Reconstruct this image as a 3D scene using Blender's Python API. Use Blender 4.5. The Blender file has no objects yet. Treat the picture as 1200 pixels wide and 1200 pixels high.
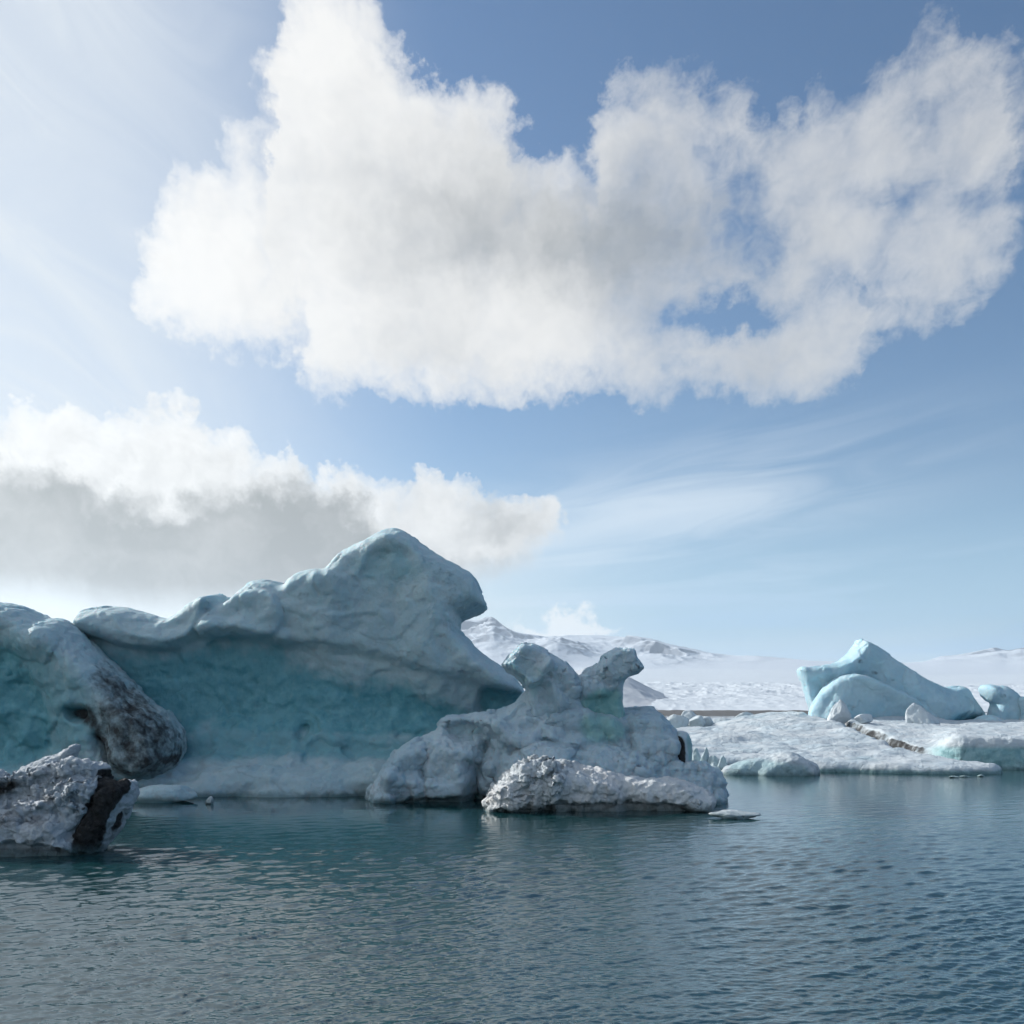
import bpy, math, random
import numpy as np
from math import radians as R

# ---------------------------------------------------------------- camera
SC = bpy.context.scene
COL = SC.collection
F, HZ, CX, CH = 1150.0, 827.0, 600.0, 4.0      # focal length / horizon row / centre column of the 1200 px photograph, eye height
cam_d = bpy.data.cameras.new("camera"); cam = bpy.data.objects.new("camera", cam_d); COL.objects.link(cam)
cam.location = (0, 0, CH); cam.rotation_euler = (R(90), 0, 0)
cam_d.sensor_width = 36.0; cam_d.lens = 36.0 * F / 1200.0
cam_d.shift_y = (HZ - 600.0) / 1200.0
cam_d.clip_start = 0.5; cam_d.clip_end = 60000
SC.camera = cam

# ---------------------------------------------------------------- sun, exposure
SUN_AZ, SUN_EL = -62.0, 28.0                     # degrees; azimuth from the view direction, + to the right
sd = np.array([math.sin(R(SUN_AZ))*math.cos(R(SUN_EL)), math.cos(R(SUN_AZ))*math.cos(R(SUN_EL)), math.sin(R(SUN_EL))])
sun_l = bpy.data.lights.new("sun", 'SUN'); sun_l.energy = 4.8; sun_l.angle = R(0.5); sun_l.color = (1.0, 0.95, 0.88)
sun_o = bpy.data.objects.new("sun", sun_l); COL.objects.link(sun_o)
import mathutils
sun_o.rotation_euler = mathutils.Vector((-sd[0], -sd[1], -sd[2])).to_track_quat('-Z', 'Y').to_euler()
SC.view_settings.view_transform = 'Standard'; SC.view_settings.look = 'None'
SC.view_settings.exposure = 0.22; SC.view_settings.gamma = 1.0; SC.view_settings.use_curve_mapping = False
SC.render.engine = 'CYCLES'
SC.cycles.use_denoising = True
SC.cycles.use_adaptive_sampling = True; SC.cycles.adaptive_threshold = 0.03
SC.cycles.max_bounces = 6; SC.cycles.diffuse_bounces = 3; SC.cycles.glossy_bounces = 3
SC.cycles.transmission_bounces = 2; SC.cycles.volume_bounces = 1; SC.cycles.transparent_max_bounces = 4
SC.cycles.caustics_reflective = False; SC.cycles.caustics_refractive = False

# ---------------------------------------------------------------- node helper: arithmetic on sockets
class NT:
    def __init__(s, tree): s.t = tree
    def n(s, typ, **kw):
        nd = s.t.nodes.new(typ)
        for k, v in kw.items(): setattr(nd, k, v)
        return nd
    def put(s, sock, v):
        if isinstance(v, V): s.t.links.new(v.s, sock)
        elif isinstance(v, bpy.types.NodeSocket): s.t.links.new(v, sock)
        else: sock.default_value = v
    def math(s, op, *a, clamp=False):
        nd = s.n('ShaderNodeMath', operation=op); nd.use_clamp = clamp
        for i, v in enumerate(a): s.put(nd.inputs[i], v)
        return V(s, nd.outputs[0])
    def sstep(s, x, a, b, lo=0.0, hi=1.0):
        nd = s.n('ShaderNodeMapRange', interpolation_type='SMOOTHSTEP')
        for i, v in enumerate((x, a, b, lo, hi)): s.put(nd.inputs[i], v)
        return V(s, nd.outputs[0])
    def mix(s, f, a, b):
        nd = s.n('ShaderNodeMix', data_type='RGBA')
        s.put(nd.inputs[0], f); s.put(nd.inputs[6], a if isinstance(a, V) else (*a, 1)); s.put(nd.inputs[7], b if isinstance(b, V) else (*b, 1))
        return V(s, nd.outputs[2])
    def xyz(s, x, y, z=0.0):
        nd = s.n('ShaderNodeCombineXYZ')
        for i, v in enumerate((x, y, z)): s.put(nd.inputs[i], v)
        return V(s, nd.outputs[0])
    def sep(s, v):
        nd = s.n('ShaderNodeSeparateXYZ'); s.put(nd.inputs[0], v)
        return [V(s, o) for o in nd.outputs]
    def noise(s, vec, scale, detail=4, rough=0.5, dist=0.0, dim='3D', color=False, lac=2.0):
        nd = s.n('ShaderNodeTexNoise', noise_dimensions=dim)
        s.put(nd.inputs['Vector'], vec)
        for k, v in (('Scale', scale), ('Detail', detail), ('Roughness', rough), ('Distortion', dist), ('Lacunarity', lac)): s.put(nd.inputs[k], v)
        return V(s, nd.outputs[1 if color else 0])
    def curve(s, x, pts):
        nd = s.n('ShaderNodeFloatCurve'); c = nd.mapping.curves[0]
        pts = sorted(pts)
        c.points[0].location = pts[0]; c.points[1].location = pts[-1]
        for p in pts[1:-1]: c.points.new(*p)
        nd.mapping.extend = 'HORIZONTAL'; nd.mapping.update()
        s.put(nd.inputs['Value'], x)
        return V(s, nd.outputs[0])
    def voro(s, vec, scale, detail=2.0, rough=0.5):
        nd = s.n('ShaderNodeTexVoronoi', voronoi_dimensions='2D', feature='F1')
        s.put(nd.inputs['Vector'], vec)
        for k, v in (('Scale', scale), ('Detail', detail), ('Roughness', rough)): s.put(nd.inputs[k], v)
        return V(s, nd.outputs['Distance'])
    def gauss(s, x, y, cx, cy, rx, ry):
        ax = (x - cx) * (1.0 / rx); ay = (y - cy) * (1.0 / ry)
        return s.math('POWER', 0.3679, ax * ax + ay * ay)
class V:
    def __init__(s, nt, sock): s.nt, s.s = nt, sock
    def _o(s, op, a, b): return s.nt.math(op, a, b)
    def __add__(s, o): return s._o('ADD', s, o)
    __radd__ = __add__
    def __mul__(s, o): return s._o('MULTIPLY', s, o)
    __rmul__ = __mul__
    def __sub__(s, o): return s._o('SUBTRACT', s, o)
    def __rsub__(s, o): return s._o('SUBTRACT', o, s)
    def __truediv__(s, o): return s._o('DIVIDE', s, o)
    def max(s, o): return s._o('MAXIMUM', s, o)
    def min(s, o): return s._o('MINIMUM', s, o)
    def exp(s): return s.nt.math('EXPONENT', s)
    def clamp(s): return s.nt.math('ADD', s, 0.0, clamp=True)

# ---------------------------------------------------------------- world: Nishita sky with cumulus and cirrus
def ae(px, py):
    X, Z = (px - CX) / F, (HZ - py) / F
    return math.degrees(math.atan(X)), math.degrees(math.atan2(Z, math.hypot(1, X)))
AZ0, AZ1, ELM = -40.0, 40.0, 50.0
def cpts(pts):
    return [((a - AZ0) / (AZ1 - AZ0), max(0, min(1, e / ELM))) for a, e in (ae(*p) for p in pts)]

CLOUD_A_TOP = [(-200, 560), (120, 345), (148, 300), (160, 262), (190, 210), (225, 180), (258, 160), (290, 115), (305, 75), (315, 35), (325, -25), (350, -55), (410, -50), (450, -10), (478, 25), (498, 58), (525, 75), (565, 90), (598, 98), (612, 135), (632, 165), (662, 172), (690, 140), (715, 92), (760, 86), (805, 80), (850, 78), (880, 88), (905, 120), (930, 112), (965, 104), (1000, 92), (1030, 75), (1080, 42), (1140, 12), (1180, 20), (1205, 100), (1230, 180), (1330, 420), (1480, 600)]
CLOUD_A_BOT = [(-200, 60), (120, 275), (148, 300), (156, 350), (180, 385), (240, 418), (300, 430), (345, 436), (358, 462), (400, 475), (450, 472), (500, 482), (560, 478), (600, 488), (660, 470), (720, 476), (790, 478), (850, 468), (900, 488), (950, 476), (1000, 452), (1020, 432), (1032, 395), (1080, 390), (1130, 372), (1165, 335), (1190, 305), (1215, 240), (1240, 150), (1330, 0), (1480, -200)]
CLOUD_B_TOP = [(-350, 480), (-200, 450), (-60, 470), (0, 470), (20, 462), (45, 474), (65, 464), (90, 470), (112, 480), (150, 474), (180, 464), (202, 459), (225, 466), (247, 480), (275, 482), (296, 500), (312, 518), (340, 530), (370, 538), (400, 534), (440, 556), (470, 560), (500, 545), (530, 548), (560, 560), (600, 568), (640, 574), (662, 588), (672, 620), (800, 780)]
CLOUD_B_BOT = [(-350, 660), (-60, 690), (0, 694), (100, 702), (200, 712), (400, 700), (520, 690), (570, 678), (610, 662), (640, 642), (660, 618), (674, 590), (800, 400)]
CLOUD_B_BASE = [(-350, 548), (-60, 548), (0, 556), (60, 564), (120, 580), (180, 598), (240, 583), (300, 576), (350, 574), (400, 583), (440, 618), (480, 648), (540, 663), (600, 658), (700, 648)]

W = bpy.data.worlds.new("World"); SC.world = W; W.use_nodes = True
wt = W.node_tree; wt.nodes.clear(); N = NT(wt)
def build_world():
    tc = N.n('ShaderNodeTexCoord'); D = V(N, tc.outputs['Generated'])
    sky = N.n('ShaderNodeTexSky', sky_type='NISHITA'); sky.sun_disc = False
    sky.sun_elevation = R(SUN_EL); sky.sun_rotation = R(SUN_AZ)
    sky.altitude = 0; sky.air_density = 1.0; sky.dust_density = 0.4; sky.ozone_density = 2.0
    x, y, z = N.sep(D)
    az0 = N.math('ARCTAN2', x, y) * 57.29578
    el0 = N.math('ARCSINE', z) * 57.29578
    cd = N.n('ShaderNodeVectorMath', operation='DOT_PRODUCT'); N.put(cd.inputs[0], D); cd.inputs[1].default_value = tuple(sd)
    cs = V(N, cd.outputs['Value'])
    P = N.xyz(az0, el0)
    P = N.xyz(az0 * N.math('COSINE', el0 * (1 / 57.29578)), el0)
    # domain warp shared by every layer
    wn = N.sep(N.noise(P, 0.42, 7, 0.62, dim='2D', color=True))
    az = az0 + (wn[0] - 0.5) * 3.8
    el = el0 + (wn[1] - 0.5) * 3.8
    t = (az - AZ0) * (1 / (AZ1 - AZ0))
    fb = (N.noise(P, 0.30, 10, 0.60, 0.4, dim='2D') - 0.5) * 2.0
    fine = (N.noise(P, 0.9, 8, 0.62, 0.6, dim='2D') - 0.5) * 2.0
    # sunward sample of the same noise: puffs lit from the sun's side
    k = 1.0 / math.hypot(0.75, 0.66)
    def addv(a, b):
        nd = N.n('ShaderNodeVectorMath', operation='ADD'); N.put(nd.inputs[0], a); N.put(nd.inputs[1], b); return V(N, nd.outputs[0])
    Ps = addv(P, (-0.75 * k * 1.1, 0.66 * k * 1.1, 0.0))
    fbs = (N.noise(Ps, 0.30, 6, 0.60, 0.4, dim='2D') - 0.5) * 2.0
    Pn = addv(P, (-0.75 * k * 0.35, 0.66 * k * 0.35, 0.0))
    fines = (N.noise(Pn, 0.9, 5, 0.62, 0.6, dim='2D') - 0.5) * 2.0
    wob = N.xyz((wn[0] - 0.5) * 2.4, (wn[1] - 0.5) * 2.4)
    bil = 0.5 - N.voro(addv(P, wob), 0.36, 3.0, 0.55)
    bils = 0.5 - N.voro(addv(addv(P, (-0.75 * k * 0.8, 0.66 * k * 0.8, 0.0)), wob), 0.36, 2.0, 0.55)
    puff = (fb - fbs) * 0.42 + (fine - fines) * 0.14 + (bil - bils) * 0.42
    def G(px, py, rx, ry, w):
        a, e = ae(px, py)
        return N.gauss(az, el, a, e, rx / 20.0, ry / 20.0) * w
    body = (N.noise(addv(P, wob), 0.17, 5, 0.55, dim='2D') - 0.5) * 2.0
    # ---- cloud A
    top = N.curve(t, cpts(CLOUD_A_TOP)) * ELM; bot = N.curve(t, cpts(CLOUD_A_BOT)) * ELM
    def flank(pts, c0, tt):                       # distance to the outline rather than straight up, for steep flanks
        sl = (N.curve(tt + 0.6 / (AZ1 - AZ0), cpts(pts)) * ELM - c0) * (1 / 0.6)
        return N.math('INVERSE_SQRT', sl * sl + 1.0)
    dA = ((top - el) * flank(CLOUD_A_TOP, top, t)).min((el - bot) * flank(CLOUD_A_BOT, bot, t))
    right = N.sstep(az0, 2.0, 9.0)                # the torn, thinner eastern half
    dS = (top - el).min(el - bot)
    dA = dA.min(3.2 - right * 1.0)
    holes = (G(835, 370, 75, 24, 5.5) + G(900, 372, 50, 22, 2.6) + G(1075, 245, 46, 36, 2.6) + G(868, 262, 36, 40, 3.4) + G(905, 282, 28, 46, 3.2) + G(885, 205, 30, 22, 2.2) + G(1040, 225, 60, 14, 2.0)
             + G(1095, 140, 40, 34, 3.2) + G(838, 190, 30, 34, 2.6) + G(1150, 60, 30, 60, 1.6) + G(905, 130, 30, 24, 2.2) + G(500, 60, 24, 30, 1.6) + G(970, 345, 60, 20, 0.8) + G(1165, 235, 34, 30, 2.6) + G(1010, 330, 70, 16, 1.6) + G(640, 140, 26, 34, 1.5) + G(990, 225, 50, 25, 0.8))
    qA = dA - holes * 0.48 + fb * (0.8 + right * 0.6) + fine * (0.40 + right * 0.40) + bil * (0.9 - right * 0.3) + 0.2 + right * (0.30 + body * 1.3)
    aA = 1.0 - N.math('POWER', 0.3679, qA.max(0.0) * (1.20 - right * 0.50))
    aA = N.math('POWER', aA, 1.4) * (1.0 - right * 0.08)
    thick = G(480, 275, 120, 55, 0.75) + G(690, 275, 120, 60, 1.05) + G(800, 310, 100, 60, 0.45) + G(520, 420, 110, 40, 0.25) + G(600, 200, 110, 40, 0.25) + G(880, 440, 90, 35, 0.2) + G(430, 190, 80, 60, 0.2)
    phase = N.sstep(cs, 0.45, 0.98)
    shA = (thick * 0.95 * N.sstep(dS, 0.2, 2.8) * (1.0 + body * 0.8) + puff * -0.24 * N.sstep(qA, 0.1, 1.8) + body * 0.20 * N.sstep(dS, 0.3, 2.5) + right * 0.36).max(0.0)
    litA = N.mix((shA * 0.75).clamp(), (0.93, 0.925, 0.91), (0.42, 0.44, 0.455))
    # ---- cloud B
    topB = N.curve(t, cpts(CLOUD_B_TOP)) * ELM; botB = N.curve(t, cpts(CLOUD_B_BOT)) * ELM; base = N.curve(t, cpts(CLOUD_B_BASE)) * ELM
    dB = ((topB - el) * flank(CLOUD_B_TOP, topB, t)).min((el0 - botB) + 1.2)
    qB = dB + fb * 0.40 + fine * 0.24 + bil * 0.8
    soft = N.sstep(el0 - botB + fine * 0.25 + body * 0.4, -0.9, 1.5)          # the underside dissolves into the bright horizon
    aB = (1.0 - N.math('POWER', 0.3679, (qB.max(0.0)) * 2.3)).min(soft)
    under = N.sstep((base - el) + fb * 1.1 + fine * 0.25 - bil * 0.8 + 0.2, -0.9, 1.6)
    endp = N.sstep(az0, -6.0, -2.0)
    shB = (under * (1.0 - endp * 0.5) * 0.80 + puff * -0.36 * (1.0 - under * 0.50) + 0.06 + body * (0.05 + under * 0.24) + G(590, 612, 40, 22, 0.45) * 1.0 + N.sstep(dB, 0.3, 2.6) * 0.10).max(0.0)
    litB = N.mix(shB.clamp(), (0.94, 0.945, 0.94), (0.33, 0.345, 0.345))
    # ---- small cumulus over the ice cap
    dC = G(662, 726, 40, 15, 1.1) + G(635, 742, 54, 10, 0.9) + G(692, 740, 44, 10, 0.8) + G(575, 727, 24, 8, 0.5)
    aC = N.sstep(dC + fine * 0.22 + fb * 0.10 + bil * 0.15, 0.25, 0.85) * 0.85
    # ---- thin veils: haze towards the sun, cirrus, streaks
    u = az0 * math.cos(R(11)) + el0 * math.sin(R(-11)); v = el0 * math.cos(R(11)) - az0 * math.sin(R(11))
    st = N.noise(N.xyz(az0 * 0.13, el0 - az0 * 0.15), 0.60, 5, 0.52, 0.8, dim='2D')
    st2 = N.noise(N.xyz(az0 * 0.08 + 9.0, el0 - az0 * 0.03), 0.75, 6, 0.55, 0.3, dim='2D')
    streak = N.sstep(st, 0.22, 0.74) * (N.gauss(az0, el0 - az0 * 0.15, 8.5, 9.6, 12.0, 2.8)) * 0.80
    streak2 = N.sstep(st2, 0.46, 0.72) * N.gauss(az0, el0, 10.0, 6.0, 16.0, 2.6) * 0.65
    cir = N.noise(N.xyz(az0 * 0.10 + 4.0, el0 * 0.22 + az0 * 0.12), 1.0, 7, 0.6, 0.8, dim='2D')
    veil = N.sstep(az0 + el0 * 0.10, 0.0, -24.0) * (0.76 + N.sstep(cir, 0.30, 0.80) * 0.22)
    veil = veil * N.sstep(el0, -2.0, 8.0, 1.15, 1.0)
    low = N.sstep(el0, 14.0, 0.5) * N.sstep(az0, 26.0, -24.0, 0.85, 0.98)
    low = (low + N.sstep(st2, 0.45, 0.75) * N.sstep(el0, 9.0, 2.0) * 0.25).clamp()
    # ---- broken cloud over the rest of the sky (outside the photograph)
    gn = N.noise(D, 2.6, 9, 0.6, 0.3)
    gm = N.sstep(N.math('ABSOLUTE', az0), 34.0, 52.0).max(N.sstep(el0, 42.0, 52.0))
    aG = N.sstep(gn, 0.50, 0.66) * gm * N.sstep(el0, 0.0, 6.0)
    aG = aG * 0.55
    over = N.gauss(az0, el0, -9.0, 53.0, 26.0, 8.5)      # unseen bright cloud added overhead to lift the water and the shaded ice
    aG = aG.max(N.sstep(over * 0.75 + gn * 0.6, 0.55, 0.95) * 0.95)
    # ---- composite, far to near; strength 0.1 below, so radiances are times ten
    def sc(c, kf):
        nd = N.n('ShaderNodeVectorMath', operation='SCALE'); N.put(nd.inputs[0], c); N.put(nd.inputs['Scale'], kf); return V(N, nd.outputs[0])
    bright = 7.9 + phase * 1.4
    hs = N.n('ShaderNodeHueSaturation'); hs.inputs['Saturation'].default_value = 1.14
    N.put(hs.inputs['Color'], V(N, sky.outputs[0]))
    c = V(N, hs.outputs[0])
    c = N.mix(veil.clamp(), c, (6.2, 6.7, 7.2))
    c = N.mix((streak + streak2).clamp(), c, (6.2, 7.0, 7.8))
    c = N.mix(low, c, N.mix(N.sstep(az0, -10.0, 12.0), (6.6, 7.2, 7.5), (2.7, 4.7, 6.7)))
    c = N.mix(N.sstep(el0 + (st2 - 0.5) * 2.0, 5.0, 0.5) * 0.60, c, (5.9, 6.7, 7.3))
    c = N.mix(aC, c, (7.6, 7.8, 7.9))
    c = N.mix(aB.clamp(), c, sc(litB, bright))
    c = N.mix(aA.clamp(), c, sc(litA, bright))
    c = N.mix(aG.clamp(), c, (7.4, 7.5, 7.5))
    bg = N.n('ShaderNodeBackground'); bg.inputs['Strength'].default_value = 0.1
    N.put(bg.inputs['Color'], c)
    out = N.n('ShaderNodeOutputWorld'); wt.links.new(bg.outputs[0], out.inputs[0])
build_world()
W.cycles.sampling_method = 'MANUAL'; W.cycles.sample_map_resolution = 1024
#@@STRUCT
# ---------------------------------------------------------------- numpy noise and meshing
def _hash(ix, iy, iz, seed):
    h = (ix * 374761393 + iy * 668265263 + iz * 1274126177 + seed * 144665) & 0xffffffff
    h = ((h ^ (h >> 13)) * 1274126177) & 0xffffffff
    h = ((h ^ (h >> 16)) * 2246822519) & 0xffffffff
    return ((h ^ (h >> 15)) & 0xffffff).astype(np.float32) / 16777215.0
def vnoise(p, seed=0):
    i = np.floor(p).astype(np.int64); f = (p - i).astype(np.float32); f = f * f * f * (f * (f * 6 - 15) + 10)
    out = 0
    for dx in (0, 1):
        wx = f[:, 0] if dx else 1 - f[:, 0]
        for dy in (0, 1):
            wy = f[:, 1] if dy else 1 - f[:, 1]
            for dz in (0, 1):
                wz = f[:, 2] if dz else 1 - f[:, 2]
                out = out + wx * wy * wz * _hash(i[:, 0] + dx, i[:, 1] + dy, i[:, 2] + dz, seed)
    return out * 2 - 1
def facets(p, seed=0):
    """broken faces: every cell of a jittered lattice is a plane of its own tilt"""
    i0 = np.floor(p).astype(np.int64); best = np.full(len(p), 1e9); out = np.zeros(len(p))
    for dx in (-1, 0, 1):
        for dy in (-1, 0, 1):
            for dz in (-1, 0, 1):
                c = i0 + np.array([dx, dy, dz])
                r = [_hash(c[:, 0], c[:, 1], c[:, 2], seed + k) for k in range(6)]
                q = p - (c + np.stack(r[:3], 1)); d = (q * q).sum(1)
                h = ((np.stack(r[3:], 1) - 0.5) * 2.0 * q).sum(1) + (r[3] - 0.5) * 0.5
                m = d < best; best = np.where(m, d, best); out = np.where(m, h, out)
    return out
ROT = np.array([[0.00, 0.80, 0.60], [-0.80, 0.36, -0.48], [-0.60, -0.48, 0.64]])
def fbm(p, octv=4, seed=0, gain=0.5, billow=False, ridge=False):
    a, s, t = 1.0, 0.0, 0.0
    p = np.asarray(p, dtype=np.float64)
    for o in range(octv):
        n = vnoise(p, seed + o)
        if billow: n = np.abs(n) * 2 - 0.7
        if ridge: n = 1 - 2 * np.abs(n)
        s = s + a * n; t += a; a *= gain; p = p @ ROT.T * 2.03 + 17.3
    return s / t
def chaikin(pts, n=2, closed=True):
    p = np.array(pts, dtype=float)
    for _ in range(n):
        q = np.roll(p, -1, 0)
        p = np.stack([p * .75 + q * .25, p * .25 + q * .75], 1).reshape(-1, 2)
    return p
def sdf_poly(X, Z, poly):
    """signed distance, positive inside; X and Z arrays of one shape"""
    sh = X.shape; x = X.ravel().astype(np.float32); z = Z.ravel().astype(np.float32)
    d = np.full(x.shape, 1e18, np.float32); ins = np.zeros(x.shape, bool)
    P = np.asarray(poly, np.float32); Q = np.roll(P, -1, 0)
    for (ax, az), (bx, bz) in zip(P, Q):
        ex, ez = bx - ax, bz - az
        L = ex * ex + ez * ez
        if L < 1e-12: continue
        t = np.clip(((x - ax) * ex + (z - az) * ez) / L, 0, 1)
        d = np.minimum(d, (x - ax - t * ex) ** 2 + (z - az - t * ez) ** 2)
        if az != bz:
            ins ^= ((az > z) != (bz > z)) & (x < (bx - ax) * (z - az) / (bz - az) + ax)
    d = np.sqrt(d)
    return np.where(ins, d, -d).reshape(sh)
def sm(x, a, b):
    t = np.clip((x - a) / (b - a), 0, 1)
    return t * t * (3 - 2 * t)
def nets(Fv, o, h):
    """naive surface nets of the field F > 0; h = (hx, hy, hz); vertices and outward quads"""
    S = Fv > 0
    nx, ny, nz = Fv.shape
    c = np.zeros((nx - 1, ny - 1, nz - 1), np.uint8)
    for dx in (0, 1):
        for dy in (0, 1):
            for dz in (0, 1):
                c += S[dx:nx - 1 + dx, dy:ny - 1 + dy, dz:nz - 1 + dz]
    act = (c > 0) & (c < 8)
    ii, jj, kk = np.nonzero(act)
    idx = np.full(act.shape, -1, np.int64); idx[ii, jj, kk] = np.arange(len(ii))
    acc = np.zeros((len(ii), 3)); cnt = np.zeros(len(ii))
    C = [(0, 0, 0), (1, 0, 0), (0, 1, 0), (1, 1, 0), (0, 0, 1), (1, 0, 1), (0, 1, 1), (1, 1, 1)]
    vals = [Fv[ii + a, jj + b, kk + e] for a, b, e in C]
    for u in range(8):
        for w in range(u + 1, 8):
            if sum(abs(p - q) for p, q in zip(C[u], C[w])) != 1: continue
            a, b = vals[u], vals[w]; m = (a > 0) != (b > 0)
            t = np.where(m, a / np.where(m, a - b, 1), 0)
            pos = np.array(C[u])[None] * (1 - t[:, None]) + np.array(C[w])[None] * t[:, None]
            acc += pos * m[:, None]; cnt += m
    v = acc / cnt[:, None] + np.stack([ii, jj, kk], 1)
    v = v * np.array(h) + np.array(o)
    quads = []
    for ax in range(3):
        sl0 = [slice(1, -1)] * 3; sl1 = [slice(1, -1)] * 3
        sl0[ax] = slice(0, -1); sl1[ax] = slice(1, None)
        s0, s1 = S[tuple(sl0)], S[tuple(sl1)]
        for flip, m in ((0, s0 & ~s1), (1, ~s0 & s1)):
            e = np.array(np.nonzero(m))
            for q in range(3):
                if q != ax: e[q] += 1
            b1, b2 = [(1, 2), (2, 0), (0, 1)][ax]
            def cell(d1, d2):
                g = e.copy(); g[b1] -= d1; g[b2] -= d2
                return idx[g[0], g[1], g[2]]
            q4 = [cell(1, 1), cell(0, 1), cell(0, 0), cell(1, 0)]
            if flip: q4 = q4[::-1]
            quads.append(np.stack(q4, 1))
    return v, np.concatenate(quads)
def normals(v, q):
    n = np.cross(v[q[:, 2]] - v[q[:, 0]], v[q[:, 3]] - v[q[:, 1]])
    out = np.zeros_like(v)
    for k in range(q.shape[1]):
        for c in range(3): out[:, c] += np.bincount(q[:, k], n[:, c], len(v))
    return out / np.maximum(np.linalg.norm(out, axis=1, keepdims=True), 1e-12)
def relax(v, q, it=2, w=0.5):
    for _ in range(it):
        s = np.zeros_like(v); c = np.zeros(len(v))
        for a, b in ((0, 1), (1, 2), (2, 3), (3, 0)):
            for p, r in ((a, b), (b, a)):
                for k in range(3): s[:, k] += np.bincount(q[:, p], v[q[:, r], k], len(v))
                c += np.bincount(q[:, p], minlength=len(v))
        v = v * (1 - w) + w * s / np.maximum(c, 1)[:, None]
    return v
def mesh_obj(name, v, q, mat, parent=None, attrs=None, smooth=True):
    me = bpy.data.meshes.new(name)
    nq, k = q.shape
    me.vertices.add(len(v)); me.vertices.foreach_set('co', np.ascontiguousarray(v, dtype=np.float32).ravel())
    me.loops.add(nq * k); me.loops.foreach_set('vertex_index', np.ascontiguousarray(q, dtype=np.int32).ravel())
    me.polygons.add(nq); me.polygons.foreach_set('loop_start', np.arange(0, nq * k, k, dtype=np.int32))
    me.polygons.foreach_set('use_smooth', np.full(nq, smooth, dtype=bool))
    me.update(calc_edges=True); me.validate()
    for an, av in (attrs or {}).items():
        at = me.attributes.new(an, 'FLOAT', 'POINT'); at.data.foreach_set('value', np.ascontiguousarray(av, dtype=np.float32))
    me.materials.append(mat)
    o = bpy.data.objects.new(name, me); COL.objects.link(o)
    if parent is not None: o.parent = parent
    return o
def tag(o, label=None, cat=None, group=None, kind=None):
    for k, x in (('label', label), ('category', cat), ('group', group), ('kind', kind)):
        if x: o[k] = x
    return o
def new_mat(name):
    m = bpy.data.materials.new(name); m.use_nodes = True; m.node_tree.nodes.clear()
    return m, NT(m.node_tree)
def finish(nt, bsdf, bump=None):
    out = nt.n('ShaderNodeOutputMaterial'); nt.t.links.new(bsdf.outputs[0], out.inputs[0])
    if bump is not None: nt.t.links.new(bump, bsdf.inputs['Normal'])

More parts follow.
